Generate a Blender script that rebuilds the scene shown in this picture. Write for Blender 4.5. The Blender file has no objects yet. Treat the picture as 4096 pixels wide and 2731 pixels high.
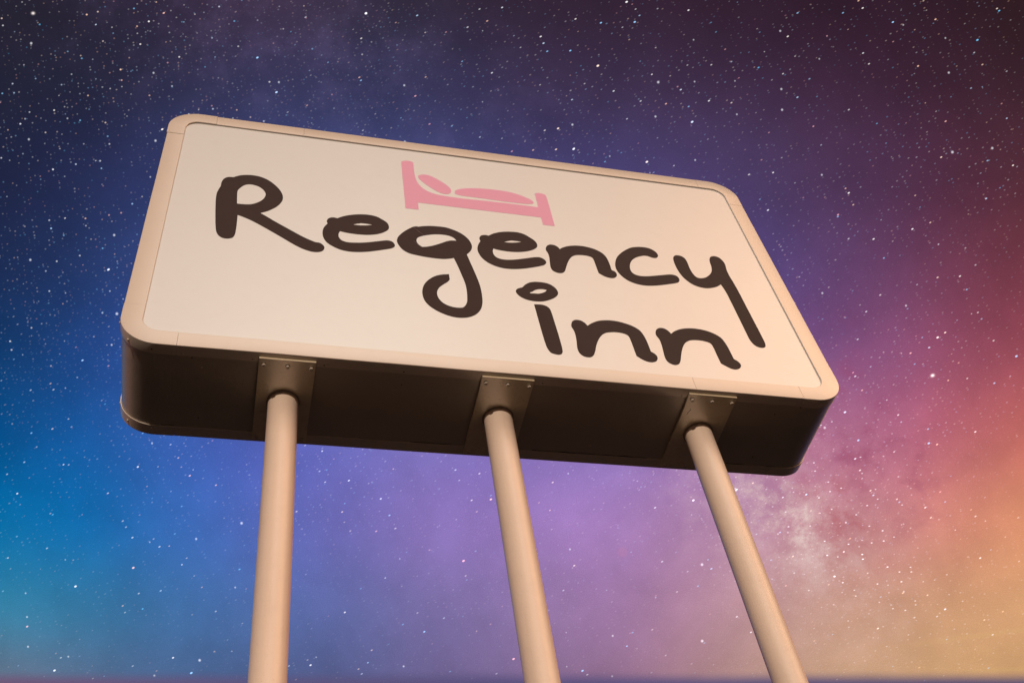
import bpy, bmesh, math, random
from mathutils import Vector, Matrix, noise
from mathutils.geometry import tessellate_polygon
random.seed(7)
SC = bpy.context.scene
COL = SC.collection

LETTERS = {   # outlines on the face plane, tenths of a millimetre from the lower left corner of the sign
 'R': [[(3379,12865),(3454,12928),(3529,12994),(3604,13055),(3681,13107),(3758,13147),(3836,13179),(3915,13204),(3994,13224),(4074,13239),(4153,13249),(4233,13254),(4315,13252),(4402,13244),(4490,13230),(4578,13209),(4666,13177),(4758,13134),(4849,13080),(4939,13017),(5026,12945),(5108,12864),(5189,12774),(5266,12676),(5340,12576),(5406,12478),(5469,12377),(5527,12271),(5579,12163),(5619,12065),(5655,11963),(5685,11860),(5708,11759),(5720,11676),(5729,11593),(5732,11511),(5730,11430),(5722,11350),(5709,11271),(5691,11192),(5668,11114),(5633,11013),(5590,10911),(5541,10812),(5490,10719),(5432,10627),(5369,10541),(5304,10461),(5240,10386),(5183,10323),(5127,10266),(5070,10212),(5012,10163),(4953,10118),(4893,10078),(4833,10040),(4773,10001),(4836,9951),(4897,9902),(4961,9851),(5030,9794),(5130,9708),(5239,9614),(5354,9514),(5473,9413),(5624,9290),(5784,9161),(5947,9033),(6105,8908),(6255,8789),(6404,8670),(6549,8557),(6683,8458),(6780,8391),(6870,8331),(6957,8277),(7041,8227),(7111,8188),(7179,8150),(7243,8119),(7302,8098),(7340,8094),(7375,8096),(7409,8098),(7443,8092),(7481,8076),(7518,8055),(7553,8027),(7586,7992),(7618,7946),(7649,7893),(7674,7834),(7687,7773),(7686,7709),(7676,7641),(7659,7574),(7637,7517),(7610,7471),(7575,7432),(7537,7400),(7499,7373),(7455,7349),(7409,7332),(7362,7320),(7313,7312),(7258,7308),(7202,7308),(7143,7314),(7081,7326),(6993,7352),(6898,7388),(6801,7431),(6706,7481),(6613,7536),(6522,7599),(6428,7668),(6328,7744),(6194,7852),(6052,7973),(5905,8101),(5755,8228),(5590,8365),(5420,8506),(5248,8647),(5079,8783),(4916,8913),(4753,9041),(4594,9162),(4447,9267),(4342,9335),(4243,9395),(4149,9448),(4059,9496),(3988,9533),(3921,9565),(3855,9595),(3789,9626),(3793,9491),(3797,9358),(3800,9224),(3802,9087),(3804,8934),(3805,8778),(3805,8624),(3803,8476),(3801,8348),(3798,8222),(3792,8104),(3781,8000),(3769,7934),(3754,7874),(3737,7820),(3715,7775),(3688,7737),(3656,7708),(3621,7685),(3587,7665),(3556,7648),(3523,7635),(3490,7626),(3455,7622),(3412,7620),(3365,7624),(3318,7634),(3273,7652),(3228,7679),(3184,7713),(3142,7755),(3104,7804),(3071,7856),(3042,7915),(3016,7981),(2993,8053),(2971,8143),(2953,8242),(2938,8350),(2923,8467),(2903,8640),(2884,8832),(2867,9034),(2850,9237),(2832,9454),(2814,9678),(2797,9902),(2782,10119),(2769,10308),(2756,10495),(2746,10675),(2741,10845),(2739,10971),(2739,11091),(2742,11206),(2749,11315),(2760,11407),(2775,11495),(2791,11579),(2807,11661),(2823,11730),(2840,11797),(2855,11863),(2867,11933),(2871,12011),(2871,12092),(2871,12174),(2875,12254),(2886,12335),(2900,12416),(2917,12493),(2938,12562),(2961,12616),(2987,12665),(3016,12708),(3046,12745),(3078,12776),(3112,12801),(3148,12821),(3185,12838),(3231,12850),(3279,12857),(3329,12860)],
  [(3701,10571),(3690,10740),(3678,10912),(3668,11082),(3660,11242),(3654,11370),(3649,11494),(3648,11611),(3657,11716),(3674,11790),(3697,11856),(3725,11917),(3755,11979),(3794,12055),(3837,12132),(3884,12203),(3931,12262),(3976,12303),(4022,12334),(4070,12357),(4120,12375),(4178,12387),(4240,12390),(4302,12385),(4364,12374),(4428,12357),(4492,12333),(4555,12300),(4616,12258),(4673,12207),(4728,12147),(4780,12080),(4824,12007),(4859,11937),(4889,11862),(4913,11783),(4927,11704),(4931,11632),(4927,11558),(4917,11485),(4903,11413),(4879,11328),(4849,11245),(4813,11165),(4774,11091),(4728,11019),(4679,10954),(4625,10895),(4571,10839),(4511,10784),(4450,10734),(4385,10690),(4319,10653),(4239,10623),(4156,10604),(4072,10590),(3990,10580),(3917,10573),(3844,10572),(3773,10572)]],
 'e': [[(8268,10304),(8324,10354),(8380,10404),(8437,10453),(8500,10501),(8591,10562),(8690,10621),(8794,10677),(8899,10726),(9010,10772),(9124,10811),(9238,10844),(9350,10871),(9453,10890),(9554,10904),(9654,10911),(9752,10911),(9843,10903),(9932,10889),(10019,10868),(10102,10836),(10174,10795),(10243,10745),(10309,10690),(10373,10632),(10433,10577),(10493,10521),(10547,10459),(10591,10390),(10617,10328),(10638,10260),(10652,10190),(10661,10119),(10664,10056),(10662,9992),(10655,9928),(10641,9868),(10614,9803),(10577,9742),(10534,9683),(10488,9628),(10425,9562),(10355,9499),(10282,9442),(10208,9391),(10135,9345),(10061,9306),(9985,9271),(9909,9240),(9825,9212),(9739,9188),(9652,9168),(9564,9153),(9468,9140),(9371,9133),(9273,9129),(9173,9127),(9062,9127),(8948,9129),(8837,9135),(8736,9145),(8668,9155),(8605,9167),(8547,9181),(8494,9193),(8462,9201),(8434,9208),(8406,9215),(8378,9223),(8362,9169),(8345,9116),(8330,9063),(8320,9007),(8314,8942),(8312,8873),(8315,8806),(8324,8743),(8340,8682),(8362,8624),(8389,8572),(8419,8526),(8455,8487),(8496,8456),(8540,8432),(8586,8412),(8642,8395),(8700,8385),(8762,8381),(8826,8381),(8905,8386),(8989,8397),(9075,8413),(9163,8430),(9257,8449),(9352,8470),(9450,8495),(9551,8524),(9671,8565),(9797,8613),(9923,8662),(10041,8709),(10134,8747),(10224,8785),(10309,8820),(10387,8848),(10441,8867),(10490,8883),(10538,8894),(10585,8896),(10637,8890),(10689,8876),(10737,8853),(10779,8820),(10809,8782),(10835,8737),(10855,8687),(10870,8636),(10877,8593),(10881,8548),(10880,8503),(10872,8461),(10850,8413),(10817,8367),(10777,8325),(10733,8286),(10664,8237),(10585,8197),(10500,8159),(10411,8120),(10294,8065),(10169,8009),(10042,7955),(9922,7905),(9821,7865),(9725,7827),(9630,7793),(9535,7762),(9438,7734),(9343,7710),(9247,7689),(9151,7672),(9056,7657),(8961,7646),(8866,7640),(8771,7641),(8675,7650),(8579,7666),(8485,7690),(8393,7721),(8307,7758),(8223,7803),(8141,7854),(8062,7912),(7985,7974),(7909,8041),(7839,8116),(7777,8199),(7732,8281),(7692,8369),(7659,8463),(7632,8560),(7613,8653),(7600,8750),(7593,8849),(7590,8946),(7592,9039),(7599,9132),(7610,9223),(7625,9308),(7644,9380),(7668,9447),(7694,9510),(7719,9570),(7743,9619),(7767,9664),(7791,9707),(7815,9752),(7803,9799),(7790,9847),(7779,9894),(7775,9943),(7779,9994),(7790,10048),(7805,10099),(7823,10145),(7846,10186),(7873,10222),(7903,10253),(7934,10279),(7969,10300),(8005,10314),(8043,10323),(8081,10329),(8127,10328),(8173,10322),(8221,10312)],
  [(8978,9905),(9024,9933),(9070,9962),(9116,9990),(9162,10016),(9208,10039),(9254,10060),(9300,10080),(9346,10101),(9418,10103),(9491,10106),(9563,10107),(9634,10106),(9701,10102),(9768,10095),(9834,10087),(9901,10080),(9847,10056),(9793,10032),(9738,10009),(9681,9988),(9608,9966),(9532,9946),(9456,9930),(9382,9917),(9318,9909),(9254,9905),(9193,9903),(9136,9902),(9094,9901),(9055,9902),(9017,9904)]],
 'g': [[(11808,10293),(11848,10322),(11885,10344),(11920,10359),(11954,10370),(11987,10375),(12019,10374),(12050,10371),(12081,10369),(12139,10393),(12197,10417),(12255,10441),(12317,10464),(12391,10488),(12469,10510),(12548,10531),(12629,10548),(12718,10562),(12809,10572),(12900,10580),(12991,10586),(13082,10591),(13173,10595),(13263,10595),(13352,10586),(13442,10568),(13531,10542),(13618,10510),(13705,10472),(13793,10429),(13881,10381),(13967,10326),(14049,10264),(14125,10196),(14199,10122),(14268,10040),(14330,9952),(14382,9866),(14428,9774),(14468,9677),(14501,9576),(14524,9480),(14543,9380),(14553,9279),(14554,9180),(14545,9095),(14529,9011),(14507,8929),(14481,8853),(14454,8791),(14423,8732),(14391,8678),(14358,8626),(14328,8580),(14297,8537),(14266,8495),(14235,8453),(14260,8306),(14284,8161),(14309,8015),(14335,7863),(14366,7680),(14398,7489),(14430,7299),(14461,7119),(14485,6973),(14508,6833),(14530,6694),(14551,6551),(14572,6393),(14592,6233),(14609,6070),(14621,5907),(14628,5745),(14631,5581),(14630,5420),(14627,5266),(14623,5141),(14618,5021),(14609,4904),(14595,4787),(14577,4673),(14554,4558),(14528,4447),(14496,4344),(14462,4257),(14424,4176),(14383,4099),(14340,4028),(14296,3962),(14251,3902),(14202,3845),(14151,3793),(14087,3736),(14017,3684),(13946,3638),(13875,3599),(13803,3567),(13731,3543),(13658,3524),(13587,3509),(13517,3499),(13447,3493),(13378,3492),(13307,3496),(13229,3505),(13150,3520),(13070,3541),(12989,3567),(12901,3601),(12811,3643),(12721,3690),(12633,3744),(12543,3805),(12452,3873),(12364,3948),(12284,4029),(12218,4108),(12155,4192),(12099,4281),(12052,4373),(12020,4452),(11994,4532),(11973,4616),(11957,4705),(11944,4806),(11936,4913),(11933,5023),(11937,5132),(11947,5235),(11963,5339),(11984,5442),(12009,5540),(12038,5631),(12071,5718),(12108,5803),(12150,5885),(12202,5975),(12261,6061),(12323,6143),(12387,6219),(12449,6286),(12513,6348),(12578,6403),(12643,6453),(12705,6494),(12766,6529),(12829,6560),(12895,6588),(12979,6617),(13067,6641),(13158,6662),(13247,6684),(13249,6581),(13250,6478),(13251,6376),(13253,6273),(13227,6226),(13202,6178),(13176,6130),(13145,6083),(13098,6024),(13045,5965),(12989,5906),(12934,5844),(12879,5778),(12822,5710),(12768,5640),(12722,5567),(12689,5499),(12660,5428),(12635,5356),(12616,5286),(12604,5225),(12595,5165),(12590,5105),(12589,5045),(12594,4974),(12604,4902),(12620,4831),(12639,4764),(12667,4690),(12702,4619),(12741,4552),(12783,4492),(12832,4438),(12886,4390),(12944,4349),(13003,4312),(13068,4280),(13136,4253),(13206,4232),(13276,4218),(13348,4210),(13422,4209),(13494,4213),(13558,4225),(13599,4235),(13637,4248),(13672,4267),(13706,4295),(13740,4337),(13773,4390),(13803,4448),(13829,4507),(13851,4565),(13870,4625),(13886,4687),(13900,4752),(13912,4827),(13921,4903),(13928,4985),(13935,5072),(13944,5202),(13952,5345),(13957,5492),(13959,5633),(13958,5755),(13954,5873),(13947,5992),(13937,6115),(13917,6269),(13892,6428),(13863,6591),(13835,6756),(13803,6938),(13771,7126),(13737,7312),(13703,7489),(13674,7631),(13645,7766),(13615,7899),(13586,8034),(13525,8006),(13465,7978),(13404,7951),(13343,7928),(13281,7908),(13218,7890),(13155,7875),(13090,7863),(13019,7853),(12946,7847),(12871,7843),(12792,7842),(12688,7842),(12576,7846),(12462,7852),(12351,7861),(12240,7873),(12129,7888),(12020,7905),(11913,7925),(11812,7943),(11713,7962),(11617,7987),(11527,8023),(11449,8067),(11376,8118),(11307,8177),(11244,8246),(11191,8321),(11143,8404),(11100,8494),(11064,8586),(11037,8667),(11014,8751),(10997,8837),(10990,8924),(10993,9004),(11004,9085),(11022,9167),(11044,9246),(11076,9331),(11115,9414),(11160,9495),(11208,9576),(11268,9671),(11334,9766),(11404,9859),(11477,9949),(11559,10045),(11647,10141),(11733,10227)],
  [(12155,8667),(12217,8685),(12280,8701),(12343,8719),(12408,8743),(12483,8777),(12560,8817),(12639,8862),(12719,8910),(12811,8970),(12907,9036),(13001,9105),(13090,9170),(13161,9225),(13228,9280),(13294,9332),(13359,9376),(13420,9411),(13479,9441),(13538,9467),(13597,9487),(13658,9500),(13718,9507),(13779,9511),(13839,9517),(13817,9568),(13797,9620),(13773,9671),(13744,9716),(13694,9767),(13635,9811),(13570,9848),(13502,9877),(13418,9898),(13328,9907),(13235,9908),(13146,9906),(13068,9901),(12991,9892),(12914,9878),(12837,9861),(12759,9839),(12679,9813),(12601,9783),(12525,9752),(12458,9725),(12393,9696),(12329,9664),(12264,9627),(12194,9583),(12121,9534),(12054,9479),(12000,9420),(11975,9379),(11953,9336),(11937,9291),(11925,9244),(11918,9189),(11916,9132),(11920,9075),(11927,9021),(11942,8965),(11963,8912),(11988,8862),(12015,8816),(12046,8774),(12082,8738),(12119,8703)]],
 'e2': [[(15477,10285),(15543,10347),(15608,10409),(15675,10470),(15746,10526),(15838,10587),(15937,10643),(16039,10694),(16141,10738),(16249,10778),(16360,10810),(16471,10836),(16581,10856),(16691,10872),(16802,10883),(16910,10886),(17011,10878),(17094,10862),(17172,10839),(17247,10808),(17318,10770),(17381,10725),(17441,10673),(17498,10615),(17555,10555),(17617,10490),(17680,10422),(17737,10350),(17782,10273),(17808,10210),(17829,10144),(17844,10077),(17850,10008),(17850,9949),(17845,9888),(17833,9828),(17815,9771),(17779,9704),(17732,9640),(17677,9579),(17620,9523),(17541,9458),(17454,9400),(17363,9348),(17273,9301),(17177,9256),(17081,9217),(16984,9184),(16886,9155),(16781,9131),(16674,9113),(16567,9100),(16461,9091),(16355,9088),(16249,9089),(16146,9094),(16048,9102),(15966,9111),(15886,9122),(15811,9136),(15743,9151),(15701,9163),(15663,9175),(15626,9189),(15589,9202),(15573,9143),(15556,9084),(15541,9026),(15531,8967),(15528,8899),(15530,8831),(15536,8764),(15548,8703),(15564,8645),(15585,8591),(15611,8542),(15642,8500),(15682,8461),(15729,8430),(15779,8405),(15833,8386),(15896,8372),(15964,8365),(16036,8364),(16112,8368),(16211,8380),(16317,8400),(16426,8426),(16534,8456),(16643,8491),(16753,8532),(16862,8575),(16969,8617),(17067,8656),(17163,8696),(17259,8734),(17354,8770),(17453,8806),(17554,8844),(17651,8873),(17737,8886),(17795,8883),(17847,8872),(17894,8853),(17937,8826),(17975,8794),(18009,8754),(18038,8710),(18059,8662),(18070,8621),(18078,8577),(18080,8532),(18074,8487),(18056,8437),(18029,8384),(17996,8334),(17960,8290),(17911,8245),(17856,8209),(17795,8177),(17730,8143),(17630,8091),(17520,8040),(17404,7989),(17287,7940),(17154,7885),(17015,7830),(16878,7780),(16747,7737),(16637,7706),(16532,7681),(16429,7660),(16327,7644),(16224,7632),(16121,7624),(16019,7623),(15919,7630),(15819,7645),(15721,7668),(15623,7699),(15528,7739),(15429,7790),(15331,7850),(15238,7919),(15153,7998),(15084,8078),(15020,8166),(14963,8261),(14914,8362),(14877,8462),(14846,8568),(14821,8677),(14805,8782),(14798,8861),(14796,8938),(14799,9016),(14807,9095),(14820,9177),(14839,9261),(14861,9344),(14887,9425),(14915,9502),(14948,9576),(14982,9649),(15016,9723),(15006,9779),(14995,9834),(14987,9890),(14987,9947),(14998,10003),(15016,10062),(15038,10118),(15062,10164),(15085,10196),(15110,10221),(15137,10241),(15166,10259),(15204,10279),(15245,10295),(15287,10305),(15328,10311),(15366,10310),(15403,10303),(15440,10293)],
  [(16185,9882),(16229,9907),(16274,9933),(16319,9958),(16365,9982),(16413,10006),(16462,10030),(16512,10053),(16561,10076),(16635,10080),(16709,10084),(16782,10087),(16853,10088),(16916,10086),(16978,10082),(17038,10077),(17100,10072),(17034,10045),(16969,10017),(16903,9989),(16837,9965),(16762,9941),(16685,9920),(16610,9902),(16537,9887),(16473,9878),(16410,9872),(16351,9868),(16298,9868),(16267,9870),(16239,9873),(16212,9878)]],
 'n': [[(18961,9812),(19003,9853),(19044,9895),(19086,9935),(19133,9975),(19202,10024),(19277,10071),(19355,10115),(19433,10154),(19518,10190),(19604,10221),(19691,10246),(19778,10268),(19875,10286),(19973,10299),(20070,10305),(20167,10306),(20261,10301),(20355,10289),(20447,10271),(20538,10248),(20630,10219),(20721,10184),(20809,10143),(20891,10093),(20968,10036),(21042,9973),(21110,9901),(21166,9821),(21206,9742),(21239,9656),(21265,9564),(21287,9467),(21304,9359),(21315,9243),(21322,9124),(21328,9002),(21332,8871),(21332,8736),(21332,8600),(21332,8466),(21368,8446),(21405,8427),(21440,8405),(21469,8375),(21491,8337),(21509,8292),(21522,8243),(21527,8191),(21524,8142),(21516,8090),(21503,8038),(21485,7990),(21459,7946),(21428,7905),(21392,7868),(21357,7837),(21316,7810),(21272,7791),(21228,7779),(21184,7771),(21132,7770),(21080,7776),(21028,7789),(20978,7805),(20928,7825),(20880,7849),(20833,7878),(20787,7910),(20739,7950),(20692,7994),(20645,8041),(20599,8087),(20595,8225),(20591,8364),(20588,8503),(20584,8641),(20580,8782),(20577,8928),(20572,9063),(20563,9176),(20556,9232),(20550,9281),(20539,9322),(20522,9359),(20488,9399),(20443,9429),(20391,9452),(20338,9471),(20276,9485),(20209,9493),(20140,9495),(20072,9493),(20010,9489),(19947,9482),(19885,9471),(19823,9455),(19764,9438),(19705,9418),(19647,9392),(19591,9356),(19539,9313),(19489,9262),(19440,9204),(19392,9138),(19339,9051),(19288,8952),(19238,8847),(19191,8741),(19145,8624),(19101,8501),(19060,8379),(19021,8267),(18993,8182),(18967,8101),(18941,8025),(18911,7958),(18882,7907),(18850,7860),(18817,7820),(18783,7787),(18746,7761),(18707,7743),(18667,7732),(18627,7725),(18582,7722),(18537,7726),(18493,7737),(18450,7754),(18406,7779),(18363,7811),(18323,7851),(18292,7898),(18271,7946),(18257,7999),(18246,8059),(18239,8124),(18238,8213),(18243,8311),(18252,8416),(18261,8524),(18272,8658),(18286,8801),(18298,8942),(18304,9067),(18303,9148),(18300,9222),(18294,9290),(18285,9353),(18273,9402),(18257,9445),(18243,9488),(18234,9534),(18230,9582),(18230,9633),(18235,9685),(18244,9737),(18260,9796),(18282,9858),(18309,9916),(18338,9967),(18370,10009),(18407,10045),(18445,10074),(18481,10097),(18516,10113),(18551,10121),(18585,10124),(18620,10124),(18659,10121),(18699,10112),(18738,10099),(18774,10080),(18806,10058),(18836,10030),(18864,9998),(18889,9964),(18910,9929),(18927,9891),(18944,9851)]],
 'c': [[(23545,10078),(23576,10060),(23605,10041),(23636,10024),(23669,10008),(23712,9990),(23758,9973),(23806,9961),(23853,9959),(23893,9963),(23932,9973),(23971,9989),(24007,10016),(24039,10049),(24069,10091),(24096,10138),(24116,10186),(24128,10249),(24130,10317),(24124,10385),(24112,10449),(24085,10521),(24044,10588),(23996,10649),(23946,10701),(23896,10744),(23842,10779),(23784,10807),(23721,10829),(23644,10845),(23559,10853),(23472,10854),(23387,10850),(23313,10842),(23240,10830),(23166,10813),(23092,10792),(23016,10769),(22939,10742),(22862,10708),(22783,10666),(22699,10609),(22613,10542),(22528,10469),(22444,10392),(22361,10313),(22279,10230),(22198,10142),(22120,10049),(22046,9954),(21973,9855),(21904,9752),(21842,9645),(21790,9537),(21743,9425),(21702,9312),(21668,9201),(21640,9093),(21617,8986),(21601,8881),(21591,8781),(21588,8687),(21591,8599),(21600,8512),(21614,8428),(21638,8330),(21670,8234),(21708,8142),(21750,8055),(21799,7969),(21854,7888),(21913,7813),(21978,7746),(22053,7683),(22133,7629),(22219,7582),(22308,7543),(22404,7509),(22506,7484),(22611,7467),(22717,7458),(22824,7457),(22933,7465),(23044,7480),(23157,7499),(23270,7523),(23385,7552),(23502,7586),(23619,7622),(23738,7661),(23860,7704),(23980,7748),(24096,7791),(24192,7826),(24287,7861),(24377,7896),(24460,7933),(24514,7958),(24565,7982),(24612,8010),(24653,8046),(24682,8082),(24708,8124),(24730,8168),(24746,8212),(24758,8268),(24763,8327),(24762,8385),(24755,8436),(24740,8486),(24718,8530),(24691,8567),(24658,8598),(24614,8623),(24561,8639),(24505,8648),(24450,8651),(24402,8649),(24354,8641),(24304,8629),(24247,8615),(24154,8589),(24050,8557),(23940,8521),(23830,8487),(23712,8450),(23590,8411),(23470,8374),(23357,8340),(23265,8314),(23178,8289),(23093,8268),(23009,8252),(22924,8240),(22838,8232),(22756,8231),(22680,8238),(22617,8251),(22558,8269),(22504,8295),(22457,8331),(22420,8372),(22387,8421),(22360,8477),(22341,8541),(22331,8615),(22329,8697),(22333,8784),(22344,8873),(22362,8967),(22388,9065),(22420,9163),(22455,9256),(22491,9337),(22531,9416),(22575,9491),(22622,9561),(22680,9634),(22743,9702),(22808,9765),(22873,9821),(22938,9869),(23004,9911),(23069,9948),(23132,9981),(23188,10009),(23242,10033),(23295,10053),(23347,10068),(23398,10076),(23448,10078),(23496,10077)]],
 'y': [[(24896,10083),(24909,10138),(24924,10190),(24942,10239),(24964,10284),(24991,10325),(25022,10362),(25056,10395),(25090,10421),(25130,10442),(25171,10454),(25213,10460),(25254,10461),(25302,10457),(25351,10446),(25397,10427),(25439,10402),(25476,10369),(25511,10329),(25540,10282),(25564,10227),(25580,10165),(25590,10095),(25596,10018),(25600,9934),(25601,9806),(25597,9662),(25592,9515),(25593,9377),(25599,9257),(25608,9139),(25622,9029),(25641,8930),(25664,8846),(25692,8768),(25724,8702),(25762,8653),(25796,8629),(25832,8615),(25873,8609),(25918,8609),(25980,8616),(26050,8633),(26123,8659),(26194,8694),(26258,8734),(26323,8783),(26388,8840),(26450,8902),(26511,8970),(26572,9046),(26629,9126),(26678,9207),(26715,9280),(26747,9354),(26774,9430),(26798,9504),(26817,9577),(26833,9648),(26846,9720),(26857,9793),(26866,9876),(26871,9959),(26875,10043),(26883,10125),(26893,10200),(26904,10275),(26918,10348),(26938,10419),(26961,10481),(26987,10543),(27017,10601),(27050,10649),(27086,10686),(27126,10716),(27168,10738),(27208,10755),(27254,10770),(27299,10777),(27344,10777),(27387,10770),(27434,10755),(27479,10732),(27521,10700),(27559,10659),(27597,10599),(27629,10527),(27657,10447),(27677,10367),(27689,10301),(27697,10235),(27700,10165),(27699,10088),(27689,9989),(27672,9880),(27653,9768),(27640,9657),(27632,9532),(27628,9406),(27628,9279),(27631,9148),(27639,8986),(27654,8820),(27670,8650),(27684,8477),(27695,8286),(27706,8091),(27715,7890),(27723,7685),(27731,7443),(27737,7194),(27743,6942),(27749,6694),(27755,6450),(27762,6208),(27768,5968),(27774,5731),(27781,5495),(27787,5261),(27793,5031),(27799,4810),(27803,4619),(27808,4431),(27811,4254),(27812,4094),(27812,3996),(27813,3905),(27810,3820),(27802,3740),(27792,3684),(27781,3631),(27766,3581),(27745,3537),(27719,3503),(27686,3472),(27652,3447),(27618,3427),(27584,3413),(27549,3407),(27515,3406),(27480,3408),(27432,3414),(27381,3428),(27333,3447),(27290,3474),(27252,3508),(27218,3549),(27188,3596),(27161,3649),(27137,3714),(27117,3785),(27101,3863),(27088,3951),(27078,4078),(27074,4220),(27074,4375),(27072,4543),(27068,4805),(27064,5100),(27060,5406),(27056,5702),(27052,5961),(27049,6217),(27045,6470),(27039,6724),(27033,6979),(27027,7238),(27018,7487),(27003,7713),(26986,7862),(26966,7996),(26944,8124),(26923,8256),(26854,8195),(26786,8134),(26717,8075),(26647,8022),(26567,7973),(26484,7930),(26402,7893),(26321,7860),(26244,7833),(26168,7810),(26094,7793),(26022,7783),(25952,7780),(25884,7783),(25818,7793),(25751,7807),(25675,7828),(25599,7855),(25525,7890),(25454,7932),(25383,7985),(25316,8046),(25253,8116),(25193,8196),(25132,8294),(25075,8404),(25024,8523),(24980,8650),(24944,8783),(24916,8926),(24894,9074),(24877,9220),(24868,9347),(24864,9476),(24863,9602),(24866,9724),(24869,9819),(24874,9912),(24882,10001)]],
 'i': [[(16976,5026),(17065,5036),(17156,5048),(17243,5057),(17320,5058),(17367,5052),(17409,5044),(17448,5031),(17486,5013),(17528,4988),(17569,4958),(17607,4921),(17638,4879),(17658,4836),(17673,4789),(17684,4736),(17695,4675),(17706,4569),(17713,4445),(17718,4311),(17723,4173),(17731,4003),(17738,3824),(17745,3639),(17753,3452),(17761,3240),(17769,3021),(17776,2804),(17781,2600),(17784,2431),(17787,2265),(17787,2112),(17783,1982),(17780,1919),(17777,1863),(17772,1812),(17761,1764),(17748,1725),(17731,1688),(17712,1655),(17691,1626),(17663,1601),(17630,1582),(17596,1568),(17562,1559),(17523,1554),(17482,1556),(17441,1563),(17401,1572),(17355,1585),(17309,1601),(17265,1623),(17227,1655),(17194,1702),(17167,1759),(17143,1823),(17124,1891),(17108,1962),(17096,2036),(17087,2118),(17079,2208),(17067,2360),(17058,2532),(17050,2715),(17042,2899),(17035,3091),(17028,3289),(17022,3487),(17016,3682),(17011,3857),(17007,4029),(17002,4200),(16997,4370),(16992,4534),(16987,4698),(16981,4861)]],
 'dot': [[(16603,6248),(16639,6305),(16675,6362),(16712,6419),(16754,6472),(16812,6536),(16877,6598),(16945,6654),(17012,6700),(17078,6735),(17144,6761),(17210,6781),(17278,6797),(17354,6810),(17432,6817),(17509,6819),(17585,6817),(17662,6812),(17739,6804),(17814,6790),(17883,6768),(17940,6739),(17993,6705),(18042,6665),(18088,6619),(18130,6570),(18169,6516),(18203,6457),(18230,6393),(18249,6329),(18264,6260),(18272,6189),(18271,6120),(18262,6062),(18246,6005),(18225,5948),(18199,5894),(18161,5833),(18115,5775),(18064,5720),(18012,5668),(17945,5610),(17874,5555),(17801,5505),(17729,5460),(17661,5420),(17593,5385),(17526,5354),(17460,5328),(17396,5307),(17332,5291),(17268,5279),(17204,5270),(17130,5263),(17056,5260),(16981,5262),(16907,5269),(16834,5282),(16761,5299),(16690,5322),(16623,5351),(16562,5384),(16503,5422),(16448,5466),(16400,5514),(16363,5561),(16330,5612),(16301,5666),(16279,5720),(16265,5762),(16253,5805),(16246,5849),(16248,5893),(16258,5938),(16277,5986),(16300,6031),(16325,6070),(16356,6103),(16391,6130),(16428,6153),(16464,6175),(16498,6196),(16533,6214),(16568,6231)],
  [(16894,5904),(16930,5926),(16965,5946),(17001,5968),(17036,5994),(17072,6026),(17108,6063),(17144,6100),(17181,6133),(17221,6161),(17262,6186),(17303,6208),(17346,6227),(17396,6244),(17449,6257),(17502,6266),(17553,6270),(17602,6269),(17650,6262),(17698,6253),(17746,6245),(17731,6213),(17716,6181),(17701,6149),(17681,6119),(17645,6079),(17601,6041),(17554,6006),(17509,5975),(17462,5947),(17416,5923),(17368,5902),(17320,5886),(17264,5875),(17205,5870),(17147,5867),(17092,5864),(17046,5858),(16999,5850),(16958,5846),(16926,5853),(16915,5863),(16907,5876),(16901,5891)]],
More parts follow.
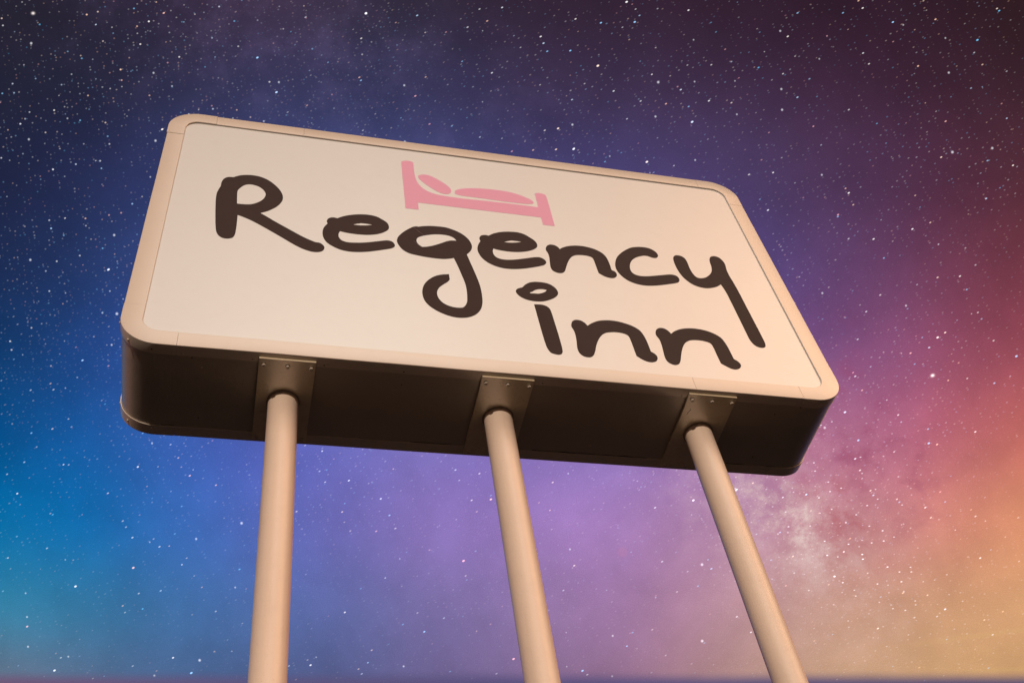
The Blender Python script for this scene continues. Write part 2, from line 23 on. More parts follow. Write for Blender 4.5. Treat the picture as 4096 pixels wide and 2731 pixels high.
 'n2': [[(19251,3814),(19303,3864),(19355,3916),(19409,3966),(19467,4015),(19545,4076),(19630,4135),(19718,4191),(19807,4238),(19911,4280),(20018,4313),(20126,4338),(20231,4357),(20334,4371),(20436,4377),(20537,4378),(20636,4372),(20735,4361),(20832,4342),(20928,4319),(21023,4290),(21118,4258),(21213,4221),(21304,4178),(21391,4128),(21473,4071),(21553,4007),(21625,3937),(21685,3862),(21722,3798),(21751,3730),(21775,3658),(21796,3578),(21819,3474),(21837,3361),(21851,3239),(21863,3109),(21874,2936),(21879,2748),(21883,2556),(21888,2367),(21925,2337),(21963,2308),(21999,2276),(22030,2240),(22057,2198),(22081,2152),(22099,2103),(22109,2053),(22109,2011),(22105,1968),(22096,1924),(22082,1882),(22063,1838),(22038,1793),(22010,1752),(21978,1716),(21935,1681),(21886,1654),(21834,1633),(21784,1618),(21729,1611),(21674,1612),(21620,1620),(21567,1633),(21511,1652),(21457,1679),(21403,1711),(21350,1748),(21294,1795),(21240,1850),(21186,1908),(21131,1964),(21128,2083),(21124,2201),(21120,2321),(21117,2445),(21114,2593),(21112,2749),(21108,2902),(21100,3038),(21094,3128),(21087,3211),(21075,3286),(21054,3348),(21024,3393),(20987,3427),(20945,3454),(20898,3477),(20834,3501),(20762,3518),(20687,3529),(20611,3534),(20536,3534),(20460,3529),(20383,3519),(20307,3505),(20240,3490),(20173,3474),(20107,3451),(20043,3420),(19982,3383),(19922,3338),(19863,3286),(19807,3227),(19751,3155),(19697,3074),(19645,2987),(19595,2897),(19544,2794),(19494,2686),(19448,2574),(19404,2463),(19365,2347),(19329,2228),(19295,2112),(19258,2006),(19227,1926),(19196,1850),(19163,1781),(19127,1722),(19093,1678),(19056,1641),(19019,1611),(18983,1588),(18952,1574),(18922,1567),(18891,1564),(18860,1564),(18815,1565),(18768,1571),(18721,1583),(18677,1603),(18633,1638),(18590,1684),(18552,1737),(18523,1797),(18503,1857),(18490,1923),(18482,1997),(18478,2079),(18484,2210),(18501,2361),(18521,2520),(18536,2671),(18545,2809),(18553,2949),(18557,3080),(18556,3195),(18552,3263),(18544,3323),(18535,3378),(18525,3431),(18514,3475),(18500,3515),(18488,3556),(18481,3599),(18479,3645),(18481,3692),(18486,3742),(18495,3792),(18510,3849),(18529,3910),(18552,3969),(18579,4019),(18611,4061),(18648,4097),(18687,4127),(18725,4150),(18763,4165),(18801,4173),(18839,4175),(18877,4173),(18919,4168),(18962,4157),(19003,4141),(19041,4121),(19075,4095),(19108,4065),(19138,4030),(19165,3993),(19189,3952),(19210,3907),(19230,3860)]],
 'n3': [[(23197,3816),(23248,3869),(23299,3923),(23351,3976),(23409,4026),(23492,4087),(23583,4145),(23679,4198),(23775,4245),(23885,4287),(23998,4320),(24111,4346),(24222,4366),(24330,4380),(24436,4386),(24541,4387),(24644,4382),(24747,4371),(24848,4355),(24947,4334),(25042,4306),(25128,4275),(25210,4238),(25289,4196),(25364,4149),(25433,4099),(25500,4044),(25560,3984),(25611,3919),(25645,3859),(25673,3797),(25695,3729),(25716,3654),(25739,3552),(25757,3439),(25772,3318),(25785,3187),(25799,3000),(25809,2795),(25816,2584),(25825,2378),(25861,2347),(25898,2317),(25934,2285),(25965,2248),(25992,2206),(26016,2159),(26035,2109),(26045,2059),(26046,2022),(26043,1985),(26036,1947),(26024,1909),(26004,1868),(25977,1825),(25946,1784),(25913,1748),(25865,1711),(25811,1681),(25755,1657),(25702,1641),(25650,1634),(25600,1636),(25551,1645),(25504,1659),(25455,1681),(25407,1710),(25361,1744),(25313,1780),(25255,1826),(25197,1877),(25138,1931),(25079,1983),(25074,2126),(25069,2270),(25064,2414),(25059,2558),(25056,2705),(25054,2856),(25050,2999),(25042,3121),(25035,3190),(25027,3251),(25015,3305),(24994,3351),(24959,3393),(24913,3424),(24861,3449),(24806,3470),(24738,3491),(24665,3505),(24588,3515),(24510,3520),(24432,3521),(24351,3518),(24271,3510),(24195,3498),(24137,3487),(24081,3473),(24027,3455),(23971,3428),(23913,3391),(23854,3348),(23796,3297),(23743,3243),(23697,3187),(23655,3126),(23614,3061),(23575,2992),(23527,2899),(23480,2798),(23436,2694),(23394,2592),(23356,2493),(23322,2394),(23289,2297),(23257,2203),(23231,2122),(23206,2044),(23181,1968),(23152,1896),(23125,1836),(23096,1777),(23065,1723),(23031,1677),(22990,1640),(22946,1611),(22900,1589),(22856,1575),(22812,1569),(22770,1571),(22729,1581),(22689,1596),(22644,1621),(22600,1654),(22561,1694),(22528,1741),(22505,1793),(22487,1851),(22475,1916),(22466,1987),(22463,2077),(22467,2178),(22475,2284),(22482,2392),(22492,2521),(22504,2657),(22515,2792),(22522,2919),(22524,3023),(22524,3124),(22521,3217),(22513,3296),(22505,3338),(22495,3374),(22484,3407),(22473,3442),(22460,3481),(22446,3519),(22433,3559),(22426,3604),(22426,3655),(22431,3710),(22440,3767),(22454,3823),(22472,3878),(22494,3933),(22521,3985),(22550,4031),(22583,4070),(22620,4104),(22659,4132),(22697,4155),(22738,4172),(22779,4183),(22819,4187),(22859,4186),(22902,4179),(22944,4164),(22984,4143),(23021,4117),(23054,4085),(23085,4046),(23112,4004),(23136,3962),(23154,3927),(23169,3890),(23182,3853)]],
 'bed': [[(11529,16402),(11563,16431),(11597,16461),(11631,16489),(11667,16514),(11714,16539),(11764,16560),(11815,16577),(11865,16586),(11915,16589),(11965,16586),(12014,16576),(12057,16558),(12089,16535),(12118,16506),(12145,16474),(12173,16444),(12169,16309),(12165,16176),(12162,16042),(12160,15904),(12159,15745),(12159,15581),(12161,15418),(12168,15260),(12178,15111),(12190,14964),(12207,14823),(12228,14693),(12251,14585),(12277,14485),(12306,14391),(12340,14302),(12383,14209),(12430,14121),(12481,14040),(12535,13965),(12594,13896),(12656,13833),(12721,13777),(12789,13727),(12863,13679),(12940,13639),(13019,13604),(13101,13574),(13187,13550),(13274,13533),(13367,13519),(13473,13507),(13655,13489),(13862,13475),(14090,13465),(14333,13459),(14709,13462),(15129,13476),(15562,13493),(15977,13505),(16335,13511),(16687,13516),(17030,13519),(17362,13519),(17638,13517),(17902,13512),(18163,13506),(18427,13500),(18428,13662),(18430,13824),(18432,13987),(18432,14151),(18432,14320),(18432,14490),(18431,14661),(18430,14833),(18474,14861),(18518,14891),(18562,14918),(18605,14937),(18650,14948),(18693,14952),(18736,14951),(18779,14945),(18822,14934),(18864,14917),(18904,14897),(18940,14876),(18963,14860),(18983,14844),(19002,14827),(19022,14810),(19027,14675),(19033,14548),(19038,14408),(19042,14236),(19046,13750),(19046,13139),(19044,12488),(19044,11874),(18890,11872),(18737,11869),(18584,11866),(18431,11863),(18432,12032),(18432,12202),(18433,12373),(18434,12544),(16841,12549),(15269,12554),(13717,12559),(12185,12563),(12184,12400),(12184,12238),(12184,12077),(12183,11917),(12022,11913),(11860,11909),(11699,11905),(11538,11901),(11536,12973),(11534,14080),(11532,15222)]],
 'pillow': [[(12349,15177),(12366,15213),(12392,15241),(12422,15265),(12454,15287),(12498,15315),(12548,15337),(12600,15355),(12650,15368),(12699,15376),(12747,15380),(12795,15379),(12843,15372),(12895,15357),(12948,15335),(13001,15308),(13056,15274),(13131,15222),(13210,15159),(13290,15091),(13368,15019),(13447,14945),(13526,14866),(13602,14785),(13674,14702),(13736,14626),(13797,14550),(13851,14471),(13895,14387),(13922,14321),(13944,14252),(13959,14182),(13965,14113),(13963,14057),(13956,14001),(13943,13946),(13926,13898),(13899,13850),(13865,13808),(13827,13772),(13788,13743),(13742,13717),(13694,13700),(13644,13691),(13594,13688),(13542,13692),(13489,13706),(13437,13726),(13383,13752),(13320,13790),(13257,13837),(13193,13891),(13127,13949),(13053,14019),(12976,14095),(12900,14176),(12824,14260),(12746,14351),(12666,14446),(12590,14542),(12523,14637),(12476,14709),(12431,14779),(12393,14850),(12367,14926),(12353,14990),(12343,15058),(12341,15123)]],
 'sleeper': [[(14128,13975),(14133,14013),(14143,14053),(14157,14093),(14174,14131),(14209,14180),(14253,14226),(14303,14268),(14354,14307),(14420,14352),(14491,14390),(14566,14425),(14643,14458),(14737,14495),(14835,14527),(14937,14556),(15041,14583),(15164,14610),(15290,14633),(15420,14653),(15550,14671),(15689,14687),(15830,14701),(15972,14711),(16113,14718),(16254,14722),(16395,14723),(16534,14720),(16674,14712),(16813,14700),(16952,14684),(17090,14661),(17227,14629),(17365,14585),(17504,14531),(17637,14470),(17762,14406),(17863,14348),(17961,14288),(18049,14224),(18122,14154),(18166,14101),(18205,14044),(18234,13987),(18242,13932),(18236,13898),(18223,13865),(18205,13833),(18185,13805),(18149,13775),(18105,13754),(18056,13738),(18004,13724),(17930,13706),(17849,13694),(17760,13686),(17662,13678),(17478,13669),(17265,13665),(17041,13664),(16825,13665),(16617,13669),(16410,13677),(16204,13686),(15998,13694),(15787,13702),(15574,13710),(15367,13718),(15176,13723),(15043,13723),(14918,13721),(14799,13720),(14684,13723),(14581,13727),(14480,13731),(14386,13741),(14306,13759),(14261,13776),(14221,13794),(14187,13818),(14161,13849),(14147,13876),(14136,13907),(14130,13940)]],
 'crease1': [[(11807,10274),(12034,9990),(12292,9660)]],
 'crease2': [[(11768,9123),(11919,8886),(12127,8618)]],
}

# ------------------------------------------------------------------ sizes (metres)
W, H, D = 3.05, 1.849, 0.473          # sign cabinet
ZB = 4.94                             # underside of the cabinet above the ground
RC = 0.147                            # outer corner radius
RET = 0.05                            # how far the retainers wrap round the cabinet
FB = 0.078                            # face width of the retainer
POLE_X = (0.6362, 1.5194, 2.4175)
POLE_Y, POLE_R = 0.2371, 0.0599
PLATE_T = 0.014

# ------------------------------------------------------------------ node helpers
class N:
    def __init__(s, nt):
        s.nt = nt
        nt.nodes.clear()
    def new(s, t, **kw):
        n = s.nt.nodes.new(t)
        for k, v in kw.items():
            setattr(n, k, v)
        return n
    def put(s, sock, v):
        if isinstance(v, bpy.types.NodeSocket):
            s.nt.links.new(v, sock)
        else:
            if hasattr(sock.default_value, '__len__') and not hasattr(v, '__len__'):
                v = [v] * len(sock.default_value)
            if hasattr(sock.default_value, '__len__') and len(v) == 3 and len(sock.default_value) == 4:
                v = list(v) + [1]
            sock.default_value = v
    def m(s, op, a, b=0.0, c=0.0, clamp=False):
        n = s.new('ShaderNodeMath', operation=op, use_clamp=clamp)
        s.put(n.inputs[0], a); s.put(n.inputs[1], b); s.put(n.inputs[2], c)
        return n.outputs[0]
    def v(s, op, a, b=(0, 0, 0)):
        n = s.new('ShaderNodeVectorMath', operation=op)
        s.put(n.inputs[0], a)
        if op == 'SCALE':
            s.put(n.inputs['Scale'], b)
            return n.outputs[0]
        s.put(n.inputs[1], b)
        return n.outputs['Value'] if op in ('DOT_PRODUCT', 'LENGTH', 'DISTANCE') else n.outputs[0]
    def xyz(s, x, y, z=0.0):
        n = s.new('ShaderNodeCombineXYZ')
        s.put(n.inputs[0], x); s.put(n.inputs[1], y); s.put(n.inputs[2], z)
        return n.outputs[0]
    def noise(s, vec, scale, detail=2.0, rough=0.5, out=0, dist=0.0):
        n = s.new('ShaderNodeTexNoise')
        s.put(n.inputs['Vector'], vec); s.put(n.inputs['Scale'], scale)
        s.put(n.inputs['Detail'], detail); s.put(n.inputs['Roughness'], rough)
        s.put(n.inputs['Distortion'], dist)
        return n.outputs[out]
    def ramp(s, fac, stops, interp='LINEAR'):
        n = s.new('ShaderNodeValToRGB')
        cr = n.color_ramp; cr.interpolation = interp
        while len(cr.elements) > 1:
            cr.elements.remove(cr.elements[-1])
        for i, (p, c) in enumerate(stops):
            e = cr.elements[0] if i == 0 else cr.elements.new(p)
            e.position = p
            if not hasattr(c, '__len__'):
                c = (c, c, c)
            e.color = (c[0], c[1], c[2], 1)
        s.put(n.inputs[0], fac)
        return n.outputs[0]
    def step(s, x, lo, hi):
        n = s.new('ShaderNodeMapRange', interpolation_type='SMOOTHSTEP')
        s.put(n.inputs[0], x); s.put(n.inputs[1], lo); s.put(n.inputs[2], hi)
        return n.outputs[0]
    def mix(s, f, a, b, mode='MIX'):
        n = s.new('ShaderNodeMix', data_type='RGBA', blend_type=mode)
        s.put(n.inputs[0], f); s.put(n.inputs[6], a); s.put(n.inputs[7], b)
        return n.outputs[2]

def lin(c):
    c = c / 255.0
    return c / 12.92 if c <= 0.04045 else ((c + 0.055) / 1.055) ** 2.4
def rgb(r, g, b):
    return (lin(r), lin(g), lin(b))

# ------------------------------------------------------------------ materials
def paint_mat(name, base, rough=0.45, spec=0.35, bump=0.15, bscale=220, dirt=0.25, wave=0.0, streak=False, chips=0.0, coat=0.0, coat_rough=0.25, coat_ior=1.6):
    mt = bpy.data.materials.new(name); mt.use_nodes = True
    n = N(mt.node_tree)
    out = n.new('ShaderNodeOutputMaterial'); p = n.new('ShaderNodeBsdfPrincipled')
    co = n.new('ShaderNodeTexCoord').outputs['Object']
    big = n.noise(co, 1.7, 4, 0.6)
    mid = n.noise(co, 14, 5, 0.65)
    c2 = tuple(x * 0.86 for x in base)
    col = n.mix(n.m('MULTIPLY', n.step(big, 0.3, 0.75), dirt), base, c2)
    col = n.mix(n.m('MULTIPLY', n.step(mid, 0.45, 0.8), dirt * 0.8), col, tuple(x * 0.8 for x in base))
    sp = n.noise(co, 330, 1, 0.5)
    col = n.mix(n.m('MULTIPLY', n.step(sp, 0.735, 0.78), 0.45), col, tuple(x * 0.35 for x in base))
    if streak:
        st = n.noise(n.v('MULTIPLY', co, (38, 38, 1.6)), 1.0, 4, 0.6)
        col = n.mix(n.m('MULTIPLY', n.step(st, 0.55, 0.85), 0.28), col, (base[0] * .72, base[1] * .66, base[2] * .58))
    if chips:
        ch = n.noise(co, 26, 6, 0.75)
        col = n.mix(n.m('MULTIPLY', n.step(ch, 0.69, 0.71), chips), col, (base[0] * .3, base[1] * .26, base[2] * .22))
    n.put(p.inputs['Base Color'], col)
    n.put(p.inputs['Roughness'], n.m('ADD', rough - 0.06, n.m('MULTIPLY', mid, 0.12)))
    p.inputs['Specular IOR Level'].default_value = spec
    p.inputs['Coat Weight'].default_value = coat; p.inputs['Coat Roughness'].default_value = coat_rough; p.inputs['Coat IOR'].default_value = coat_ior
    h = n.m('ADD', n.m('MULTIPLY', n.noise(co, bscale, 3, 0.6), 0.0006 * bump), n.m('MULTIPLY', n.noise(co, bscale / 7, 4, 0.6), 0.0012 * bump))
    if wave:
        h = n.m('ADD', h, n.m('MULTIPLY', n.noise(co, 3.2, 2, 0.5), wave))
    b = n.new('ShaderNodeBump'); b.inputs['Strength'].default_value = 1.0; b.inputs['Distance'].default_value = 1.0
    n.put(b.inputs['Height'], h)
    mt.node_tree.links.new(b.outputs[0], p.inputs['Normal'])
    mt.node_tree.links.new(p.outputs[0], out.inputs[0])
    return mt

M_PANEL = paint_mat('face_sheet', (0.70, 0.67, 0.62), rough=0.42, spec=0.5, bump=0.05, bscale=120, dirt=0.14, wave=0.0005, coat=1.0, coat_rough=0.22, coat_ior=2.0)
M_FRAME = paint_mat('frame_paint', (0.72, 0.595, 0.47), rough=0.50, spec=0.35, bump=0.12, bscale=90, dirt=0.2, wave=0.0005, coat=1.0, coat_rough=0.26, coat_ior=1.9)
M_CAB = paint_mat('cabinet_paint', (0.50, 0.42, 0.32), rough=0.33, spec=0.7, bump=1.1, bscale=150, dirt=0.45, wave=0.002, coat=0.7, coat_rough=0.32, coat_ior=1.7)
M_PLATE = paint_mat('plate_paint', (0.86, 0.70, 0.45), rough=0.28, spec=1.0, bump=1.2, bscale=130, dirt=0.5, chips=0.6, coat=1.0, coat_rough=0.30, coat_ior=2.3)
M_POLE = paint_mat('pole_paint', (0.85, 0.655, 0.50), rough=0.34, spec=0.6, bump=0.9, bscale=110, dirt=0.3, streak=True, chips=0.35)
M_WELD = paint_mat('weld_paint', (0.36, 0.27, 0.19), rough=0.6, spec=0.4, bump=3.0, bscale=160, dirt=0.8, chips=0.6)
M_BOLT = paint_mat('bolt_paint', (0.60, 0.50, 0.39), rough=0.45, spec=0.5, bump=0.5, bscale=200, dirt=0.3)
M_DARK = paint_mat('dark_gap', (0.02, 0.017, 0.015), rough=0.9, spec=0.1, bump=0.2)
M_INK = paint_mat('brown_vinyl', (0.047, 0.029, 0.025), rough=0.6, spec=0.12, bump=0.06, bscale=160, dirt=0.2)
M_PINK = paint_mat('pink_vinyl', (0.80, 0.375, 0.52), rough=0.5, spec=0.2, bump=0.06, bscale=160, dirt=0.12)
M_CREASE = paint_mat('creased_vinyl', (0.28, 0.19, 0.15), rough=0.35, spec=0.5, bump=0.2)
M_CONC = paint_mat('footing_concrete', (0.33, 0.31, 0.28), rough=0.9, spec=0.2, bump=3, bscale=60, dirt=0.7)
M_CLEAR = paint_mat('asphalt', (0.022, 0.021, 0.020), rough=0.92, spec=0.2, bump=6, bscale=40, dirt=0.8)

# ------------------------------------------------------------------ mesh helpers
def mesh_obj(name, verts, faces, mat, parent=None, smooth=None, loc=None):
    me = bpy.data.meshes.new(name)
    me.from_pydata([tuple(v) for v in verts], [], faces)
    bm = bmesh.new(); bm.from_mesh(me)
    bmesh.ops.recalc_face_normals(bm, faces=bm.faces)
    bm.to_mesh(me); bm.free()
    me.materials.append(mat)
    o = bpy.data.objects.new(name, me); COL.objects.link(o)
    if parent is not None:
        o.parent = parent
    if loc is not None:
        o.location = loc
    if smooth is not None:
        for p in me.polygons:
            p.use_smooth = True
        try:
            me.set_sharp_from_angle(angle=math.radians(smooth))
        except Exception:
            pass
    return o

def perim(r, w=W, h=H, seg=18):
    """closed path round the sign outline: (x, z, nx, nz, s) starting bottom centre, anticlockwise seen from the front"""
    pts = []
    def corner(cx, cz, a0):
        for i in range(seg + 1):
            a = a0 + (math.pi / 2) * i / seg
            pts.append((cx + r * math.cos(a), cz + r * math.sin(a), math.cos(a), math.sin(a)))
    corner(w - r, r, -math.pi / 2); corner(w - r, h - r, 0); corner(r, h - r, math.pi / 2); corner(r, r, math.pi)
    return pts

def outline_range(a, b):
    """points of the outline between two marks; a mark is ('b'|'r'|'t'|'l', position)"""
    P = perim(RC)
    def s_of(m):
        side, q = m
        base = {'b': 0, 'r': 1, 't': 2, 'l': 3}[side]
        frac = {'b': q / W, 'r': q / H, 't': 1 - q / W, 'l': 1 - q / H}[side]
        return base + frac
    def key(p):
        x, z, nx, nz = p
        if nz < -0.9999: return 0 + x / W
        if nx > 0.9999: return 1 + z / H
        if nz > 0.9999: return 2 + 1 - x / W
        if nx < -0.9999: return 3 + 1 - z / H
        a = math.atan2(nz, nx)
        k = {(1, -1): 0, (1, 1): 1, (-1, 1): 2, (-1, -1): 3}[(1 if nx > 0 else -1, 1 if nz > 0 else -1)]
        a0 = (-math.pi / 2, 0, math.pi / 2, math.pi)[k]
        if k == 3 and a < 0: a += 2 * math.pi
        lo = ((W - RC) / W, 1 + (H - RC) / H, 2 + 1 - RC / W, 3 + 1 - RC / H)[k]
        hi = (1 + RC / H, 2 + RC / W, 3 + RC / H, 4 + RC / W)[k]
        return lo + (hi - lo) * (a - a0) / (math.pi / 2)
    def end(m):
        side, q = m
        return {'b': (q, 0, 0, -1), 'r': (W, q, 1, 0), 't': (q, H, 0, 1), 'l': (0, q, -1, 0)}[side]
    sa, sb = s_of(a), s_of(b)
    if sb <= sa: sb += 4
    mid = []
    for p in P:
        k = key(p)
        for kk in (k, k + 4):
            if sa + 1e-4 < kk < sb - 1e-4:
                mid.append((kk, p))
    mid.sort(key=lambda t: t[0])
    out = [end(a)] + [p for _, p in mid] + [end(b)]
    # subdivide long straight runs so the edge can waver a little
    res = [out[0]]
    for q in out[1:]:
        p = res[-1]
        L = math.hypot(q[0] - p[0], q[1] - p[1])
        n = max(1, int(L / 0.12))
        for i in range(1, n + 1):
            t = i / n
            res.append(tuple(p[k] + (q[k] - p[k]) * t for k in range(4)))
    return res

def sweep(name, path, section, mat, parent, closed=False, smooth=35, wob=0.0, seed=0, zoff=0.0):
    """section: list of (outward offset, y) closed polygon"""
    verts, faces = [], []
    n = len(section)
    for i, (x, z, nx, nz) in enumerate(path):
        w = wob * noise.noise(Vector((x * 3 + seed, z * 3, seed)))
        for (o, y) in section:
            # inner offsets are kept circular with a smaller radius
            oo = o + (w if o > 0 else w * 0.3)
            verts.append((x + nx * oo, y + (w if y < 0.004 else 0), ZB + zoff + z + nz * oo))
    m = len(path)
    for i in range(m if closed else m - 1):
        for j in range(n):
            a = i * n + j; b = i * n + (j + 1) % n
            c = ((i + 1) % m) * n + (j + 1) % n; d = ((i + 1) % m) * n + j
            faces.append((a, b, c, d))
    if not closed:
        faces.append(tuple(range(n))[::-1]); faces.append(tuple((m - 1) * n + j for j in range(n)))
    return mesh_obj(name, verts, faces, mat, parent, smooth)

def lathe(name, cx, cy, prof, mat, parent, seg=48, smooth=40, jitter=0.0):
    verts, faces = [], []
    for k, (r, z) in enumerate(prof):
        for i in range(seg):
            a = 2 * math.pi * i / seg
            rr = r + (jitter * noise.noise(Vector((math.cos(a) * 4 + cx * 9, math.sin(a) * 4, z * 60 + k))) if jitter else 0)
            zz = z + (jitter * noise.noise(Vector((math.cos(a) * 5, math.sin(a) * 5 + cx * 7, k + 5.5))) if jitter else 0)
            verts.append((cx + rr * math.cos(a), cy + rr * math.sin(a), zz))
    for k in range(len(prof) - 1):
        for i in range(seg):
            faces.append((k * seg + i, k * seg + (i + 1) % seg, (k + 1) * seg + (i + 1) % seg, (k + 1) * seg + i))
    faces.append(tuple(range(seg))[::-1]); faces.append(tuple((len(prof) - 1) * seg + i for i in range(seg)))
    return mesh_obj(name, verts, faces, mat, parent, smooth)

def bevel_box(name, x0, x1, y0, y1, z0, z1, bv, mat, parent, cuts=0):
    bm = bmesh.new()
    bmesh.ops.create_cube(bm, size=1)
    for v in bm.verts:
        v.co = Vector((x0 if v.co.x < 0 else x1, y0 if v.co.y < 0 else y1, z0 if v.co.z < 0 else z1))
    bmesh.ops.bevel(bm, geom=list(bm.edges), offset=bv, segments=2, affect='EDGES', profile=0.6)
    me = bpy.data.meshes.new(name); bm.to_mesh(me); bm.free(); me.materials.append(mat)
    o = bpy.data.objects.new(name, me); COL.objects.link(o); o.parent = parent
    return o

# ------------------------------------------------------------------ the sign
sign = bpy.data.objects.new('roadside_sign', None); COL.objects.link(sign)
sign['label'] = 'cream box sign on three round poles, brown Regency inn script under a pink bed'
sign['category'] = 'sign'

# cabinet body
CAB_O = 0.0
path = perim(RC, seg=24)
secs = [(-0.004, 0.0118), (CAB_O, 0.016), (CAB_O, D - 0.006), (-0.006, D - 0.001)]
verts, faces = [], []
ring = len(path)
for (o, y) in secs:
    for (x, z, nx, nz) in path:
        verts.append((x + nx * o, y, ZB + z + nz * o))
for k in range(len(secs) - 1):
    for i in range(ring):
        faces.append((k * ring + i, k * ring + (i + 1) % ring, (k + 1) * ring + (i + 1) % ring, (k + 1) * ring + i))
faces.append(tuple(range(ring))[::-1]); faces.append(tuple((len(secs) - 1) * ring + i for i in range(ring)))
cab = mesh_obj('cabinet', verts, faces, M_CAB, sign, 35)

# front retainer, in butt-jointed sections
def front_section():
    e, b = 0.0028, FB
    return [(0.0006, RET), (0.0006, 0.0108), (-b + 0.028, 0.0090), (-b + 0.026, 0.0046), (-b + 0.001, 0.0043), (-b, 0.0040), (-b, 0.0022), (-b + 0.0008, 0.0008), (-b + 0.0024, 0.0),
            (e - 0.0035, 0.0), (e - 0.001, 0.0008), (e, 0.0030), (e, RET - 0.0006), (e - 0.0006, RET)]
def inner_fix(path, section):
    return path
joints = [('b', 2.838), ('r', 0.228), ('r', 1.622), ('t', 2.832), ('t', 0.655), ('t', 0.2205), ('l', 1.626), ('l', 0.229), ('b', 0.2185), ('b', 2.3365)]
gap = 0.0011
kinds = ['corner', 'edge', 'corner', 'edge', 'edge', 'corner', 'edge', 'corner', 'edge', 'edge']
off = [0.0010, 0.0000, 0.0008, 0.0, 0.0004, 0.0030, 0.0, 0.0012, 0.0, 0.0006]
def shift(m, g):
    s, q = m
    return (s, q + (g if s in 'br' else -g))
for i, m in enumerate(joints):
    a = shift(m, gap / 2); b = shift(joints[(i + 1) % len(joints)], -gap / 2)
    P = outline_range(a, b)
    sec = [(o + (off[i] if o > -0.001 else off[i] * 0.2), y - (off[i] * 0.5 if y < 0.003 else 0)) for o, y in front_section()]
    sweep('frame_section', P, sec, M_FRAME, sign, wob=0.0012, seed=i * 3.1, smooth=25)

# rear retainer
re_ = 0.0040
rear = [(0.0006, D - RET - 0.002), (re_ - 0.0005, D - RET - 0.002), (re_, D - RET - 0.0012), (re_, D - 0.002), (re_ - 0.002, D), (-FB, D), (-FB, D - 0.0008), (-0.001, D - 0.0008), (0.0006, D - 0.004)]
rj = [('b', 2.834), ('r', 0.23), ('r', 1.62), ('t', 2.83), ('t', 0.22), ('l', 1.62), ('l', 0.23), ('b', 0.2215)]
for i, m in enumerate(rj):
    a = shift(m, gap / 2); b = shift(rj[(i + 1) % len(rj)], -gap / 2)
    sweep('rear_frame_section', outline_range(a, b), [(o + (0.0008 if i % 2 == 0 and o > 0.001 else 0), y) for o, y in rear], M_FRAME, sign, wob=0.0012, seed=50 + i, smooth=25)

# dark slits where the retainer's edge has lifted off the cabinet
def slit(pts, w=0.0016, z=-0.0004):
    v, f = [], []
    for i, (x, y) in enumerate(pts):
        ww = w * (0.35 + 0.65 * abs(noise.noise(Vector((x * 11, y * 5, 3)))) * 2)
        v += [(x, y - ww, ZB + z), (x, y + ww, ZB + z), (x, y + ww, ZB + 0.002), (x, y - ww, ZB + 0.002)]
    n = len(pts)
    for i in range(n - 1):
        for j in range(4):
            f.append((i * 4 + j, i * 4 + (j + 1) % 4, (i + 1) * 4 + (j + 1) % 4, (i + 1) * 4 + j))
    f.append((3, 2, 1, 0)); f.append(tuple((n - 1) * 4 + j for j in range(4)))
    return mesh_obj('edge_gap', v, f, M_DARK, cab)
for x0, x1, w in ((0.170, 0.2217, .0016), (1.1755, 1.3548, .0016), (1.7115, 2.2393, .0022), (2.6208, 2.7087, .0018), (2.815, 2.862, .002)):
    n = max(4, int((x1 - x0) / 0.02))
    slit([(x0 + (x1 - x0) * i / n, D - RET - 0.0042) for i in range(n + 1)], w)

# face panel
REC = 0.0064
inner = perim(RC, seg=24)
pv = []
for (x, z, nx, nz) in inner:
    pv.append((x - nx * (FB - 0.024), REC, ZB + z - nz * (FB - 0.024)))
k = len(pv)
pv += [(a, 0.0073, c) for a, _, c in pv]
pf = [tuple(range(k))[::-1], tuple(range(k, 2 * k))] + [(i, (i + 1) % k, k + (i + 1) % k, k + i) for i in range(k)]
panel = mesh_obj('face_panel', pv, pf, M_PANEL, sign)

def graphic(name, loops, mat, parent, y=REC - 0.0007):
    ls = [[Vector((a / 10000, y, ZB + b / 10000)) for a, b in L] for L in loops]
    flat = [p for L in ls for p in L]
    tris = tessellate_polygon([[Vector((p.x, p.z, 0)) for p in L] for L in ls])
    n = len(flat)
    v = [tuple(p) for p in flat] + [(p.x, REC + 0.0002, p.z) for p in flat]
    f = [tuple(t) for t in tris]
    base = 0
    for L in ls:
        m = len(L)
        for i in range(m):
            f.append((base + i, base + (i + 1) % m, n + base + (i + 1) % m, n + base + i))
        base += m
    return mesh_obj(name, v, f, mat, parent)

for key in ('R', 'e', 'g', 'e2', 'n', 'c', 'y', 'i', 'n2', 'n3'):
    o = graphic('letter', LETTERS[key], M_INK, panel)
graphic('letter_dot', LETTERS['dot'], M_INK, panel)
def join_loops(name, keys, mat):
    parts = [graphic(name, LETTERS[k], mat, panel) for k in keys]
    bm = bmesh.new()
    for p in parts:
        bm.from_mesh(p.data)
    me = bpy.data.meshes.new(name); bm.to_mesh(me); bm.free(); me.materials.append(mat)
    for p in parts:
        bpy.data.objects.remove(p)
    o = bpy.data.objects.new(name, me); COL.objects.link(o); o.parent = panel
    return o
join_loops('bed_emblem', ['bed', 'pillow', 'sleeper'], M_PINK)
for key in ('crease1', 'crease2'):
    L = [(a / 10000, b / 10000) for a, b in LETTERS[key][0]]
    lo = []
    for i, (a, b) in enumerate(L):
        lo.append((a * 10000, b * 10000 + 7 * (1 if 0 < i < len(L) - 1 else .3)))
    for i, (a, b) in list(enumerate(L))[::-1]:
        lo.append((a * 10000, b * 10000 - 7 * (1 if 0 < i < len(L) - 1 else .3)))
    graphic('vinyl_crease', [lo], M_CREASE, panel, REC - 0.0013)

